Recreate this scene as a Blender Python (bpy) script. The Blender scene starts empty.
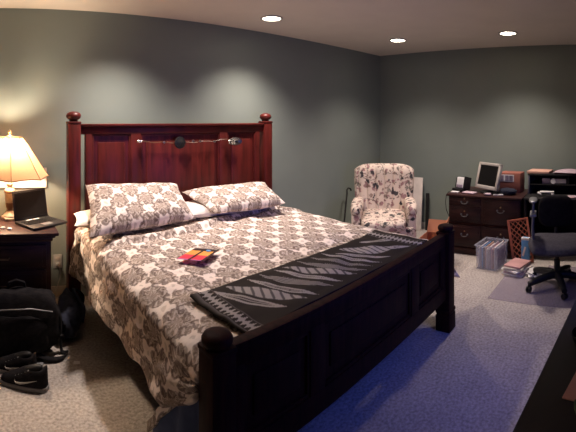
import bpy, bmesh, math, random
from mathutils import Vector, Matrix, noise
random.seed(7)
R = math.radians
sc = bpy.context.scene
col = sc.collection

# ------------------------------------------------------------------ materials
class NT:
    def __init__(s, nt): s.nt = nt
    def n(s, t, **k):
        nd = s.nt.nodes.new(t)
        for a, b in k.items(): setattr(nd, a, b)
        return nd
    def m(s, op, a, b=None, c=None):
        nd = s.nt.nodes.new('ShaderNodeMath'); nd.operation = op
        for i, v in enumerate((a, b, c)):
            if v is None: continue
            if isinstance(v, E): s.nt.links.new(v.o, nd.inputs[i])
            else: nd.inputs[i].default_value = v
        return E(s, nd.outputs[0])
class E:
    def __init__(s, t, o): s.t, s.o = t, o
    def __add__(s, b): return s.t.m('ADD', s, b)
    def __radd__(s, b): return s.t.m('ADD', s, b)
    def __sub__(s, b): return s.t.m('SUBTRACT', s, b)
    def __rsub__(s, b): return s.t.m('SUBTRACT', b, s)
    def __mul__(s, b): return s.t.m('MULTIPLY', s, b)
    def __rmul__(s, b): return s.t.m('MULTIPLY', s, b)
    def __truediv__(s, b): return s.t.m('DIVIDE', s, b)
    def sin(s): return s.t.m('SINE', s)
    def cos(s): return s.t.m('COSINE', s)
    def fract(s): return s.t.m('FRACT', s)
    def abs(s): return s.t.m('ABSOLUTE', s)
    def sqrt(s): return s.t.m('SQRT', s)
    def mx(s, b): return s.t.m('MAXIMUM', s, b)
    def mn(s, b): return s.t.m('MINIMUM', s, b)
    def step(s, e, w):   # 1 when s < e, soft over w
        nd = s.t.n('ShaderNodeMapRange', interpolation_type='SMOOTHSTEP')
        s.t.nt.links.new(s.o, nd.inputs[0])
        nd.inputs[1].default_value = e - w; nd.inputs[2].default_value = e + w
        nd.inputs[3].default_value = 1; nd.inputs[4].default_value = 0
        return E(s.t, nd.outputs[0])

def base_mat(name, rough=.6, metal=0, spec=.5):
    m = bpy.data.materials.new(name); m.use_nodes = True
    nt = m.node_tree; p = nt.nodes['Principled BSDF']
    p.inputs['Roughness'].default_value = rough
    p.inputs['Metallic'].default_value = metal
    p.inputs['Specular IOR Level'].default_value = spec
    return m, nt, p

def mixc(nt, f, a, b):
    nd = nt.nodes.new('ShaderNodeMix'); nd.data_type = 'RGBA'
    for sock, v in ((nd.inputs[0], f), (nd.inputs[6], a), (nd.inputs[7], b)):
        if isinstance(v, E): nt.links.new(v.o, sock)
        elif isinstance(v, bpy.types.NodeSocket): nt.links.new(v, sock)
        elif isinstance(v, (int, float)): sock.default_value = v
        else: sock.default_value = (*v, 1)
    return nd.outputs[2]

def nmat(name, c, c2=None, scale=8, rough=.6, metal=0, bump=0, bscale=None, spec=.5, stretch=(1, 1, 1), detail=4):
    """plain colour with a noise variation and a fine bump"""
    m, nt, p = base_mat(name, rough, metal, spec)
    tc = nt.nodes.new('ShaderNodeTexCoord'); mp = nt.nodes.new('ShaderNodeMapping')
    mp.inputs['Scale'].default_value = stretch
    nt.links.new(tc.outputs['Object'], mp.inputs[0])
    nz = nt.nodes.new('ShaderNodeTexNoise'); nz.inputs['Scale'].default_value = scale; nz.inputs['Detail'].default_value = detail
    nt.links.new(mp.outputs[0], nz.inputs['Vector'])
    if c2 is None: c2 = tuple(x * .82 for x in c)
    cr = nt.nodes.new('ShaderNodeValToRGB')
    cr.color_ramp.elements[0].position = .35; cr.color_ramp.elements[1].position = .65
    cr.color_ramp.elements[0].color = (*c2, 1); cr.color_ramp.elements[1].color = (*c, 1)
    nt.links.new(nz.outputs[0], cr.inputs[0]); nt.links.new(cr.outputs[0], p.inputs['Base Color'])
    if bump:
        n2 = nt.nodes.new('ShaderNodeTexNoise'); n2.inputs['Scale'].default_value = bscale or scale * 5; n2.inputs['Detail'].default_value = 3
        nt.links.new(mp.outputs[0], n2.inputs['Vector'])
        bp = nt.nodes.new('ShaderNodeBump'); bp.inputs['Strength'].default_value = bump; bp.inputs['Distance'].default_value = .01
        nt.links.new(n2.outputs[0], bp.inputs['Height']); nt.links.new(bp.outputs[0], p.inputs['Normal'])
    return m

def emat(name, c, s):
    m, nt, p = base_mat(name, .5)
    p.inputs['Base Color'].default_value = (*c, 1)
    p.inputs['Emission Color'].default_value = (*c, 1); p.inputs['Emission Strength'].default_value = s
    return m

def damask_mat(name, cream=(.88, .77, .71), taupe=(.29, .225, .19), dark=(.10, .06, .05), a=.225, b=.25):
    m, nt, p = base_mat(name, .8, 0, .2)
    T = NT(nt)
    uv = T.n('ShaderNodeUVMap'); sp = T.n('ShaderNodeSeparateXYZ'); nt.links.new(uv.outputs[0], sp.inputs[0])
    nz = T.n('ShaderNodeTexNoise'); nz.inputs['Scale'].default_value = 26; nz.inputs['Detail'].default_value = 3
    nt.links.new(uv.outputs[0], nz.inputs['Vector'])
    wob = (E(T, nz.outputs[0]) - .5)
    U = E(T, sp.outputs[0]) / a + wob * .28; V = E(T, sp.outputs[1]) / b + wob * -.26
    def med(ou, ov):
        x = (U + ou).fract() - .5; y = (V + ov).fract() - .5
        ang = T.m('ARCTAN2', y, x)
        r = (x.abs() + y.abs()) / .46 * .62 + (x * x + y * y).sqrt() / .36 * .38 + (ang * 8).cos() * .07
        body = r.step(.875, .05)
        veins = ((r * 13 + (ang * 9).cos() * 2).sin()).step(.35, .3)
        heart = r.step(.30, .05)
        return body * (veins * .40 + .52), heart * .5
    b1, h1 = med(0, 0); b2, h2 = med(.5, .5)
    tm = b1.mx(b2); hm = h1.mx(h2)
    # scrolls half way between the medallions
    def scroll(ou, ov, rad):
        x = (U * 2 + ou).fract() - .5; y = (V * 2 + ov).fract() - .5
        r = (x * x + y * y).sqrt()
        return ((r - rad).abs().step(.065, .03)) * ((x + y * .6).step(.10, .04))
    def dots(ou, ov):
        x = (U * 4 + ou).fract() - .5; y = (V * 4 + ov).fract() - .5
        return (x * x + y * y).sqrt().step(.20, .05)
    gate = 1 - (tm * 3).mn(1)
    scr = scroll(.0, .0, .16).mx(scroll(.5, .0, .17) * .8).mx(scroll(.0, .5, .17) * .8)
    dt = scroll(.5, .0, .0).mx(scroll(.0, .5, .0)).mx(dots(.5, .5) * .4) * gate
    fine = T.n('ShaderNodeTexNoise'); fine.inputs['Scale'].default_value = 90; fine.inputs['Detail'].default_value = 2
    nt.links.new(uv.outputs[0], fine.inputs['Vector'])
    c1 = mixc(nt, (tm + (E(T, fine.outputs[0]) - .5) * 1.3 * tm).mn(1), cream, taupe)
    c2 = mixc(nt, dt.mx(hm * 1.0), c1, taupe)
    c3 = mixc(nt, scr * .8, c2, dark)
    nt.links.new(c3, p.inputs['Base Color'])
    bn = T.n('ShaderNodeTexNoise'); bn.inputs['Scale'].default_value = 9; bn.inputs['Detail'].default_value = 3
    nt.links.new(uv.outputs[0], bn.inputs['Vector'])
    bp = T.n('ShaderNodeBump'); bp.inputs['Strength'].default_value = .5; bp.inputs['Distance'].default_value = .03
    nt.links.new(bn.outputs[0], bp.inputs['Height']); nt.links.new(bp.outputs[0], p.inputs['Normal'])
    return m

def floral_mat(name):
    m, nt, p = base_mat(name, .8, 0, .2)
    T = NT(nt)
    tc = T.n('ShaderNodeTexCoord')
    nz = T.n('ShaderNodeTexNoise'); nz.inputs['Scale'].default_value = 14; nz.inputs['Detail'].default_value = 2
    nt.links.new(tc.outputs['Object'], nz.inputs['Vector'])
    add = T.n('ShaderNodeVectorMath', operation='MULTIPLY_ADD')
    nt.links.new(nz.outputs[1], add.inputs[0]); add.inputs[1].default_value = (.11, .11, .11)
    nt.links.new(tc.outputs['Object'], add.inputs[2])
    def vor(scale, off):
        mp = T.n('ShaderNodeMapping'); mp.inputs['Location'].default_value = off
        nt.links.new(add.outputs[0], mp.inputs[0])
        v = T.n('ShaderNodeTexVoronoi'); v.inputs['Scale'].default_value = scale
        nt.links.new(mp.outputs[0], v.inputs['Vector'])
        return E(T, v.outputs['Distance'])
    a = vor(13, (0, 0, 0)).step(.32, .06)
    b = vor(9.5, (3.3, 1.2, 5)).step(.27, .05)
    d = vor(19, (7, 2, 1)).step(.30, .05)
    st = (vor(5.5, (1, 9, 4)) - .45).abs().step(.022, .012)
    c = mixc(nt, a * .75, (.66, .55, .48), (.22, .07, .10))
    c = mixc(nt, d * .8, c, (.20, .13, .11))
    c = mixc(nt, st * .8, c, (.10, .10, .08))
    c = mixc(nt, b * .95, c, (.035, .035, .045))
    nt.links.new(c, p.inputs['Base Color'])
    return m

def carpet_mat():
    m, nt, p = base_mat('carpet_pile', .95, 0, .1)
    T = NT(nt); tc = T.n('ShaderNodeTexCoord')
    n1 = T.n('ShaderNodeTexNoise'); n1.inputs['Scale'].default_value = 60; n1.inputs['Detail'].default_value = 6
    n2 = T.n('ShaderNodeTexNoise'); n2.inputs['Scale'].default_value = 5; n2.inputs['Detail'].default_value = 3
    for n_ in (n1, n2): nt.links.new(tc.outputs['Object'], n_.inputs['Vector'])
    f = (E(T, n1.outputs[0]) - .5) * 2.2 + .5 + (E(T, n2.outputs[0]) - .5) * .5
    c = mixc(nt, f.mx(0).mn(1), (.27, .24, .22), (.57, .515, .475))
    nt.links.new(c, p.inputs['Base Color'])
    bp = T.n('ShaderNodeBump'); bp.inputs['Strength'].default_value = .7; bp.inputs['Distance'].default_value = .01
    nt.links.new(n1.outputs[0], bp.inputs['Height']); nt.links.new(bp.outputs[0], p.inputs['Normal'])
    return m

def shade_mat():
    m = bpy.data.materials.new('lamp_shade_fabric'); m.use_nodes = True
    nt = m.node_tree; nt.nodes.clear()
    o = nt.nodes.new('ShaderNodeOutputMaterial'); mx = nt.nodes.new('ShaderNodeMixShader')
    d = nt.nodes.new('ShaderNodeBsdfDiffuse'); t = nt.nodes.new('ShaderNodeBsdfTranslucent')
    nz = nt.nodes.new('ShaderNodeTexNoise'); nz.inputs['Scale'].default_value = 40
    cr = nt.nodes.new('ShaderNodeValToRGB'); cr.color_ramp.elements[0].color = (.56, .35, .19, 1); cr.color_ramp.elements[1].color = (.62, .40, .23, 1)
    nt.links.new(nz.outputs[0], cr.inputs[0])
    nt.links.new(cr.outputs[0], d.inputs[0]); nt.links.new(cr.outputs[0], t.inputs[0])
    mx.inputs[0].default_value = .20
    nt.links.new(d.outputs[0], mx.inputs[1]); nt.links.new(t.outputs[0], mx.inputs[2]); nt.links.new(mx.outputs[0], o.inputs[0])
    return m

def clear_mat(name, c, alpha, rough=.3):
    m, nt, p = base_mat(name, rough)
    p.inputs['Base Color'].default_value = (*c, 1); p.inputs['Alpha'].default_value = alpha
    nz = nt.nodes.new('ShaderNodeTexNoise'); nz.inputs['Scale'].default_value = 12
    mr = nt.nodes.new('ShaderNodeMapRange'); mr.inputs[3].default_value = rough * .8; mr.inputs[4].default_value = rough * 1.2
    nt.links.new(nz.outputs[0], mr.inputs[0]); nt.links.new(mr.outputs[0], p.inputs['Roughness'])
    return m

def attr_mat(name, rough=.8):
    m, nt, p = base_mat(name, rough, 0, .2)
    a = nt.nodes.new('ShaderNodeAttribute'); a.attribute_name = 'weave'
    nz = nt.nodes.new('ShaderNodeTexNoise'); nz.inputs['Scale'].default_value = 200
    T = NT(nt)
    f = E(T, nz.outputs[0])
    c = mixc(nt, f * .3, a.outputs[0], (.02, .02, .02))
    nt.links.new(c, p.inputs['Base Color'])
    return m

M = {}
M['wall'] = nmat('wall_paint', (.222, .258, .234), (.213, .248, .225), 3, .85, bump=.05, bscale=120)
M['ceiling'] = nmat('ceiling_paint', (.76, .70, .61), (.73, .67, .585), 4, .9, bump=.15, bscale=90)
M['carpet'] = carpet_mat()
M['base'] = nmat('baseboard_paint', (.45, .44, .42), None, 5, .5)
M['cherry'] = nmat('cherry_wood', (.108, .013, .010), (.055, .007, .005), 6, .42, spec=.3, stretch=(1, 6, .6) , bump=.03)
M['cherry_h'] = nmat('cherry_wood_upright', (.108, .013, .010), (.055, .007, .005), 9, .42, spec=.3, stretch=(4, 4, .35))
M['cherry_dark'] = nmat('cherry_wood_dark', (.034, .009, .007), (.018, .005, .004), 9, .6, spec=.08, stretch=(4, 4, .5))  # darker cherry for footboard, rails, platform, chair legs and credenza moulding
M['espresso'] = nmat('espresso_wood', (.034, .012, .010), (.018, .006, .006), 6, .5, spec=.25, stretch=(.5, 4, 4))
M['mahog'] = nmat('mahogany_veneer', (.045, .014, .012), (.022, .007, .007), 6, .45, spec=.3, stretch=(.5, 4, 4))
M['black'] = nmat('black_plastic', (.015, .014, .015), None, 20, .5, spec=.3)
M['blackf'] = nmat('black_fabric', (.020, .018, .020), (.011, .010, .012), 30, .95, spec=.12, bump=.3, bscale=150)
M['charcoal'] = nmat('charcoal_fabric', (.055, .05, .065), (.032, .028, .04), 40, .9, bump=.3, bscale=200)
M['grey'] = nmat('grey_metal', (.22, .22, .23), None, 10, .4, .4)
M['silver'] = nmat('silver_metal', (.7, .68, .65), (.5, .48, .45), 30, .25, 1)
M['brass'] = nmat('antique_brass', (.65, .5, .3), (.4, .3, .18), 20, .3, 1)
M['beige'] = nmat('beige_plastic', (.50, .46, .42), None, 5, .5)
M['white'] = nmat('white_paper', (.82, .80, .80), None, 5, .6)
M['card'] = nmat('cardboard', (.42, .17, .09), (.36, .14, .075), 8, .8)
M['card2'] = nmat('cardboard_red', (.30, .10, .07), (.25, .085, .06), 8, .8)
M['cream'] = nmat('cream_cotton', (.86, .76, .69), None, 6, .85, bump=.2, bscale=15)
M['whitec'] = nmat('white_cotton', (.88, .80, .76), None, 6, .85, bump=.2, bscale=15)
M['navy'] = nmat('navy_fabric', (.018, .022, .045), (.01, .012, .025), 14, .9, bump=.4, bscale=30)
M['lining'] = nmat('blue_grey_lining_glow_tinted', (.07, .10, .21), (.045, .065, .15), 10, .9, bump=.3, bscale=20)  # blue-grey cloth made bluer; the blue glow is put into its colour
M['damask'] = damask_mat('damask_cotton')
M['damask_p'] = damask_mat('damask_pillow_cotton', a=.22, b=.23)
M['floral'] = floral_mat('floral_upholstery')
M['shade'] = shade_mat()
M['seam'] = nmat('shade_trim', (.30, .13, .05), None, 20, .8)
M['ceramic'] = nmat('cream_ceramic', (.50, .44, .36), (.34, .27, .19), 16, .35)
M['bronze'] = nmat('brown_glaze', (.16, .09, .045), None, 16, .4)
M['mat'] = clear_mat('clear_vinyl', (.42, .36, .44), .34, .3)
M['bin'] = clear_mat('clear_bin_plastic', (.62, .63, .70), .28, .3)
M['screen'] = nmat('dark_screen', (.010, .009, .009), None, 3, .35, spec=.15)
M['lattice'] = nmat('red_brown_slat', (.42, .12, .06), (.28, .07, .04), 10, .5)
M['bluepl'] = nmat('blue_plastic', (.12, .36, .75), None, 8, .5)
M['weave'] = attr_mat('woven_throw')
M['pink'] = nmat('pink_paper', (.62, .34, .33), None, 6, .7)
M['mauve'] = nmat('mauve_paper', (.52, .40, .46), None, 6, .7)
M['green'] = nmat('dark_green_plastic', (.03, .09, .05), None, 6, .5)
M['orange'] = nmat('orange_print', (.90, .36, .06), None, 6, .5)
M['red'] = nmat('crimson_print', (.72, .02, .06), None, 6, .5)
M['purple'] = nmat('purple_print', (.45, .12, .32), None, 6, .5)
M['tan'] = nmat('tan_folder', (.62, .36, .28), None, 6, .7)
M['lens'] = emat('lit_lens', (1.0, .90, .78), 14)
M['rubber'] = nmat('shoe_rubber', (.20, .19, .19), None, 12, .7)
M['ink'] = nmat('grey_ink', (.25, .20, .27), None, 6, .7)
M['darkred'] = nmat('maroon_cover', (.20, .03, .035), None, 6, .5)

# ------------------------------------------------------------------ mesh helpers
class B:
    """collects shapes into one mesh"""
    def __init__(s): s.bm = bmesh.new()
    def _merge(s, t, mi=0):
        for f in t.faces: f.material_index = mi
        me = bpy.data.meshes.new('t'); t.to_mesh(me); t.free(); s.bm.from_mesh(me); bpy.data.meshes.remove(me); return s
    def box(s, c, d, bev=.004, rot=(0, 0, 0), mi=0, seg=2, taper=None):
        t = bmesh.new(); bmesh.ops.create_cube(t, size=1)
        for v in t.verts:
            v.co = Vector((v.co.x * d[0], v.co.y * d[1], v.co.z * d[2]))
            if taper and v.co.z > 0: v.co.x *= taper; v.co.y *= taper
        if bev: bmesh.ops.bevel(t, geom=list(t.edges), offset=min(bev, min(d) * .45), segments=seg, affect='EDGES', profile=.5)
        mt = Matrix.Translation(c) @ (Matrix.Rotation(rot[2], 4, 'Z') @ Matrix.Rotation(rot[1], 4, 'Y') @ Matrix.Rotation(rot[0], 4, 'X'))
        t.transform(mt); return s._merge(t, mi)
    def span(s, x0, x1, y0, y1, z0, z1, bev=.004, mi=0):
        return s.box(((x0 + x1) / 2, (y0 + y1) / 2, (z0 + z1) / 2), (abs(x1 - x0), abs(y1 - y0), abs(z1 - z0)), bev, mi=mi)
    def lathe(s, prof, c=(0, 0, 0), n=28, mi=0, mt=None):
        t = bmesh.new(); rings = []
        for r, z in prof:
            if r < 1e-5: rings.append([t.verts.new((0, 0, z))])
            else: rings.append([t.verts.new((r * math.cos(2 * math.pi * k / n), r * math.sin(2 * math.pi * k / n), z)) for k in range(n)])
        for a, b in zip(rings, rings[1:]):
            for k in range(n):
                k2 = (k + 1) % n
                q = ([a[0]] if len(a) == 1 else [a[k], a[k2]]) + ([b[0]] if len(b) == 1 else [b[k2], b[k]])
                if len(q) > 2:
                    try: t.faces.new(q)
                    except ValueError: pass
        if len(rings[0]) > 1: t.faces.new(list(reversed(rings[0])))
        if len(rings[-1]) > 1: t.faces.new(rings[-1])
        bmesh.ops.recalc_face_normals(t, faces=t.faces)
        if mt: t.transform(mt)
        t.transform(Matrix.Translation(c)); return s._merge(t, mi)
    def tube(s, pts, r, n=10, mi=0, cap=True):
        t = bmesh.new(); pts = [Vector(p) for p in pts]; rs = r if isinstance(r, (list, tuple)) else [r] * len(pts)
        rings = []; up = None
        for i, p in enumerate(pts):
            d = (pts[min(i + 1, len(pts) - 1)] - pts[max(i - 1, 0)]).normalized()
            if up is None:
                up = d.orthogonal().normalized()
            up = (up - d * up.dot(d)).normalized(); sd = d.cross(up)
            rings.append([t.verts.new(p + (up * math.cos(2 * math.pi * k / n) + sd * math.sin(2 * math.pi * k / n)) * rs[i]) for k in range(n)])
        for a, b in zip(rings, rings[1:]):
            for k in range(n): t.faces.new((a[k], a[(k + 1) % n], b[(k + 1) % n], b[k]))
        if cap: t.faces.new(list(reversed(rings[0]))); t.faces.new(rings[-1])
        bmesh.ops.recalc_face_normals(t, faces=t.faces)
        return s._merge(t, mi)
    def poly(s, pts, z0, z1, mi=0, mt=None, bev=0):
        """outline in xy extruded from z0 to z1"""
        t = bmesh.new()
        a = [t.verts.new((p[0], p[1], z0)) for p in pts]; b = [t.verts.new((p[0], p[1], z1)) for p in pts]
        t.faces.new(list(reversed(a))); t.faces.new(b)
        for k in range(len(pts)):
            k2 = (k + 1) % len(pts); t.faces.new((a[k], a[k2], b[k2], b[k]))
        bmesh.ops.recalc_face_normals(t, faces=t.faces)
        if bev: bmesh.ops.bevel(t, geom=list(t.edges), offset=bev, segments=2, affect='EDGES', profile=.5)
        if mt: t.transform(mt)
        return s._merge(t, mi)
    def blob(s, c, d, rot=(0, 0, 0), p=2.4, mi=0, n=24, jit=0):
        """super-ellipsoid cushion"""
        t = bmesh.new(); bmesh.ops.create_uvsphere(t, u_segments=n, v_segments=n // 2, radius=1)
        for v in t.verts:
            q = v.co.normalized(); k = (abs(q.x) ** p + abs(q.y) ** p + abs(q.z) ** p) ** (-1 / p)
            q = q * k
            if jit: q = q * (1 + jit * noise.noise(q * 2.2 + Vector(c) * 3))
            v.co = Vector((q.x * d[0] / 2, q.y * d[1] / 2, q.z * d[2] / 2))
        t.transform(Matrix.Translation(c) @ Matrix.Rotation(rot[2], 4, 'Z') @ Matrix.Rotation(rot[1], 4, 'Y') @ Matrix.Rotation(rot[0], 4, 'X'))
        return s._merge(t, mi)
    def grid(s, fn, nu, nv, thick=0, uvs=None, mi=0):
        t = bmesh.new(); uvl = t.loops.layers.uv.new('UVMap')
        g = [[t.verts.new(fn(i / nu, j / nv)) for j in range(nv + 1)] for i in range(nu + 1)]
        for i in range(nu):
            for j in range(nv):
                f = t.faces.new((g[i][j], g[i + 1][j], g[i + 1][j + 1], g[i][j + 1]))
                if uvs:
                    for l, (a, b) in zip(f.loops, ((i, j), (i + 1, j), (i + 1, j + 1), (i, j + 1))): l[uvl].uv = uvs(a / nu, b / nv)
        if thick:
            ext = bmesh.ops.solidify(t, geom=list(t.faces), thickness=thick)
        return s._merge(t, mi)
    def build(s, name, mat, parent=None, smooth=True, loc=None):
        me = bpy.data.meshes.new(name); s.bm.to_mesh(me); s.bm.free()
        for m_ in (mat if isinstance(mat, (list, tuple)) else [mat]): me.materials.append(M[m_] if isinstance(m_, str) else m_)
        o = bpy.data.objects.new(name, me); col.objects.link(o)
        if smooth:
            for p in me.polygons: p.use_smooth = True
            try: me.set_sharp_from_angle(angle=R(38))
            except Exception: pass
        if parent: o.parent = parent
        if loc is not None: o.location = loc
        return o

def tag(o, label, cat, group=None):
    o['label'] = label; o['category'] = cat
    if group: o['group'] = group
    return o
def thing(name, label, cat, loc=(0, 0, 0), rz=0, group=None):
    o = bpy.data.objects.new(name, None); col.objects.link(o); o.empty_display_size = .1
    o.location = loc; o.rotation_euler = (0, 0, rz); return tag(o, label, cat, group)
def struct(o): o['kind'] = 'structure'; return o
def copy_tree(o, parent=None):
    c = o.copy(); col.objects.link(c)
    if parent: c.parent = parent
    for ch in [x for x in o.children]: copy_tree(ch, c)
    return c

# ------------------------------------------------------------------ the room
CH = 2.44
YL = 3.36                                  # the wall behind the bed
CX, CY = 4.83, 3.36                        # its corner with the wall behind the desk
TN = 1.53                                  # bearing of that wall's normal
nx, ny = math.sin(TN), math.cos(TN)
tx, ty = math.cos(TN), -math.sin(TN)
RW = -(math.pi / 2 - (math.pi / 2 - TN)) # turn of things that stand square to it
def W(s, d, z=0): return (CX + s * tx - d * nx, CY + s * ty - d * ny, z)
XL, YB = -1.7, -2.6
RE = W(6.1, 0)                             # far end of the right wall

struct(B().poly([(XL - .2, YB - .2), (RE[0] + .25, YB - .2), (CX + .25, CY + .2), (XL - .2, CY + .2)], -.1, 0).build('floor', 'carpet', smooth=False))
struct(B().poly([(XL - .2, YB - .2), (RE[0] + .25, YB - .2), (CX + .25, CY + .2), (XL - .2, CY + .2)], CH, CH + .1).build('ceiling', 'ceiling', smooth=False))
struct(B().span(XL - .15, CX + .15, YL, YL + .12, 0, CH, 0).build('wall_back', 'wall', smooth=False))
struct(B().poly([(CX, CY), (CX + .12, CY), (RE[0] + .12, YB), (RE[0], YB)], 0, CH).build('wall_right', 'wall', smooth=False))
struct(B().span(XL - .12, XL, YB, YL, 0, CH, 0).build('wall_left', 'wall', smooth=False))
# wall behind the camera, with a high window, dark at night
wx0, wx1, wz0, wz1 = .6, 2.8, 1.15, 2.25
wb = B()
wb.span(XL, wx0, YB - .12, YB, 0, CH, 0).span(wx1, RE[0] + .12, YB - .12, YB, 0, CH, 0)
wb.span(wx0, wx1, YB - .12, YB, 0, wz0, 0).span(wx0, wx1, YB - .12, YB, wz1, CH, 0)
struct(wb.build('wall_front', 'wall', smooth=False))
wf = B()
for a in ((wx0, wx1, wz0, wz0 + .06), (wx0, wx1, wz1 - .06, wz1), (wx0, wx0 + .06, wz0, wz1), (wx1 - .06, wx1, wz0, wz1), ((wx0 + wx1) / 2 - .03, (wx0 + wx1) / 2 + .03, wz0, wz1)):
    wf.span(a[0], a[1], YB - .09, YB - .03, a[2], a[3], .003)
struct(wf.build('window_1', 'base'))
bb = B().span(XL, CX - .012, YL - .014, YL, 0, .09, .003); struct(bb.build('baseboard_back', 'base'))
bb = B().box((0, 0, .045), (6.0, .014, .09), .003); o = bb.build('baseboard_right', 'base'); o.location = W(3.0, .008); o.rotation_euler = (0, 0, RW); struct(o)
bb = B().span(XL, XL + .014, YB, YL - .02, 0, .09, .003); struct(bb.build('baseboard_left', 'base'))

# ------------------------------------------------------------------ recessed ceiling lights
def can_light(x, y, label, power):
    t = thing('recessed_light', label, 'ceiling light', (x, y, CH), 0, 'recessed ceiling lights')
    B().lathe([(.082, -.001), (.105, -.001), (.103, -.010), (.088, -.012), (.082, -.004)]).build('trim_ring', 'base', t)
    B().lathe([(0, -.004), (.081, -.004), (.081, -.0015), (0, -.0015)]).build('lens', 'lens', t)
    l = bpy.data.lights.new('can_lamp', 'SPOT'); l.energy = power; l.color = (1, .84, .74); l.spot_size = R(116); l.spot_blend = 1.0; l.shadow_soft_size = .07
    lo = bpy.data.objects.new('can_lamp', l); col.objects.link(lo); lo.location = (x, y, CH - .03); return t
can_light(2.35, 2.84, 'round recessed ceiling light above the right side of the bed head', 108)
can_light(3.97, 2.51, 'round recessed ceiling light above the floral armchair near the corner', 62)
can_light(4.14, 1.23, 'round recessed ceiling light above the credenza and monitor', 80)
# the fourth of the row, just above the frame: only its light is seen
l = bpy.data.lights.new('can_lamp', 'SPOT'); l.energy = 116; l.color = (1, .84, .74); l.spot_size = R(116); l.spot_blend = 1.0; l.shadow_soft_size = .07
lo = bpy.data.objects.new('can_lamp', l); col.objects.link(lo); lo.location = (1.0, 2.80, CH - .03)

# blue glow on the carpet, from a TV added out of view on the dresser
l = bpy.data.lights.new('added_blue_glow', 'AREA'); l.shape = 'RECTANGLE'; l.size = .95; l.size_y = .52; l.energy = 3.6; l.color = (.08, .15, 1.0)
lo = bpy.data.objects.new('added_blue_glow', l); col.objects.link(lo); lo.location = (2.03, .19, 1.16); lo.rotation_euler = (R(66), 0, R(-5)); l.spread = R(150)

# ------------------------------------------------------------------ the bed
HY, FY = 3.12, 1.22
def cx(y): return 1.555 + (HY - y) / (HY - FY) * .105
HW = .94
SK = R(1.0)
bed = thing('bed', 'dark cherry panelled bed with ball-topped posts and patterned comforter on it', 'bed', (1.6, 2.15, 0))
def bp(x, y, z=0): return (x - 1.6, y - 2.15, z)

def board(name, cxx, y, zb, zt, ptop, cap, mat, mat2, HW, gap):
    r = B()
    W2 = HW - .05; fd = .042 if cap == 'ball' else .026
    # top rail with a moulded lip, bottom rail
    r.span(-W2, W2, -.024, .024, zt - .085, zt - .020, .005); r.span(-W2, W2, -fd, fd, zt - .022, zt, .006)
    r.span(-W2, W2, -.026, .026, zb, zb + .10, .005)
    e = W2 - gap
    inner = .43
    for xa, xb in ((-e, -e + .055), (-inner - .045, -inner + .045), (inner - .045, inner + .045), (e - .055, e)):
        r.span(xa, xb, -.024, .024, zb + .09, zt - .08, .004)
    # thin moulding beads round each field
    for xa, xb in ((-e + .055, -inner - .045), (-inner + .045, inner - .045), (inner + .045, e - .055)):
        for q in ((xa, xa + .014, zb + .10, zt - .085), (xb - .014, xb, zb + .10, zt - .085), (xa, xb, zt - .10, zt - .085), (xa, xb, zb + .10, zb + .115)):
            r.span(q[0], q[1], -.018, -.004, q[2], q[3], .003)
    o = r.build(name, mat, bed); o.location = bp(cxx, y); o.rotation_euler = (0, 0, SK)
    pn = B()
    pn.span(-e + .02, e - .02, -.006, .010, zb + .05, zt - .05, 0)
    # raised fields
    for xa, xb in ((-e + .055, -inner - .045), (-inner + .045, inner - .045), (inner + .045, e - .055)):
        pn.span(xa + .05, xb - .05, -.014, 0, zb + .16, zt - .15, .007)
    p = pn.build('panel', mat2, o)
    for sgn in (-1, 1):
        q = B()
        q.box((sgn * HW, 0, ptop / 2 + .02), (.10, .10, ptop - .04), .008)
        q.box((sgn * HW, 0, .06), (.112, .112, .12), .008)
        q.box((sgn * HW, 0, .14), (.115, .115, .03), .010)
        # collar and finial
        q.box((sgn * HW, 0, ptop - .006), (.106, .106, .02), .006)
        q.lathe([(.030, 0), (.036, .006), (.034, .014), (.046, .020), (.058, .034), (.060, .050), (.052, .066), (.034, .077), (.012, .081), (0, .082)] if cap == 'ball' else
                [(.045, 0), (.050, .004), (.052, .010), (.057, .018), (.057, .030), (.049, .042), (.03, .049), (0, .051)], (sgn * HW, 0, ptop + .002))
        q.build('post', mat2, o)
    return o
hb = board('headboard', cx(HY) + .012, HY, .35, 1.47, 1.485, 'ball', 'cherry', 'cherry_h', .95, .042)
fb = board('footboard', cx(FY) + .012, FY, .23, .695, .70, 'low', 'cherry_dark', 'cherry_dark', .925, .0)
for sgn in (-1, 1):
    a = Vector((cx(HY) + sgn * (HW - .13), HY - .06 + sgn * .016, 0)); b = Vector((cx(FY) + sgn * (HW - .13), FY + .06 + sgn * .016, 0)); d = a - b
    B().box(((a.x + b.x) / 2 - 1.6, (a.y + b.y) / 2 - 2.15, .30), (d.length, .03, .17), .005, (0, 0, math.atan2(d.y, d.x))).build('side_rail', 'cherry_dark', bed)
# slats platform
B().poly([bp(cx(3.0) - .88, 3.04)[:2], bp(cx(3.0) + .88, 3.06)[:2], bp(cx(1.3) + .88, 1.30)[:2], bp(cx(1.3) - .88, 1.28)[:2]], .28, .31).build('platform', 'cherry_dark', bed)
mt = B().poly([(cx(3.0) - .87, 3.05), (cx(3.0) + .87, 3.06), (cx(1.3) + .87, 1.31), (cx(1.3) - .87, 1.29)], .31, .615, bev=.05).build('mattress', 'whitec')
tag(mt, 'thick mattress covered by the patterned comforter', 'mattress')

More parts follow.
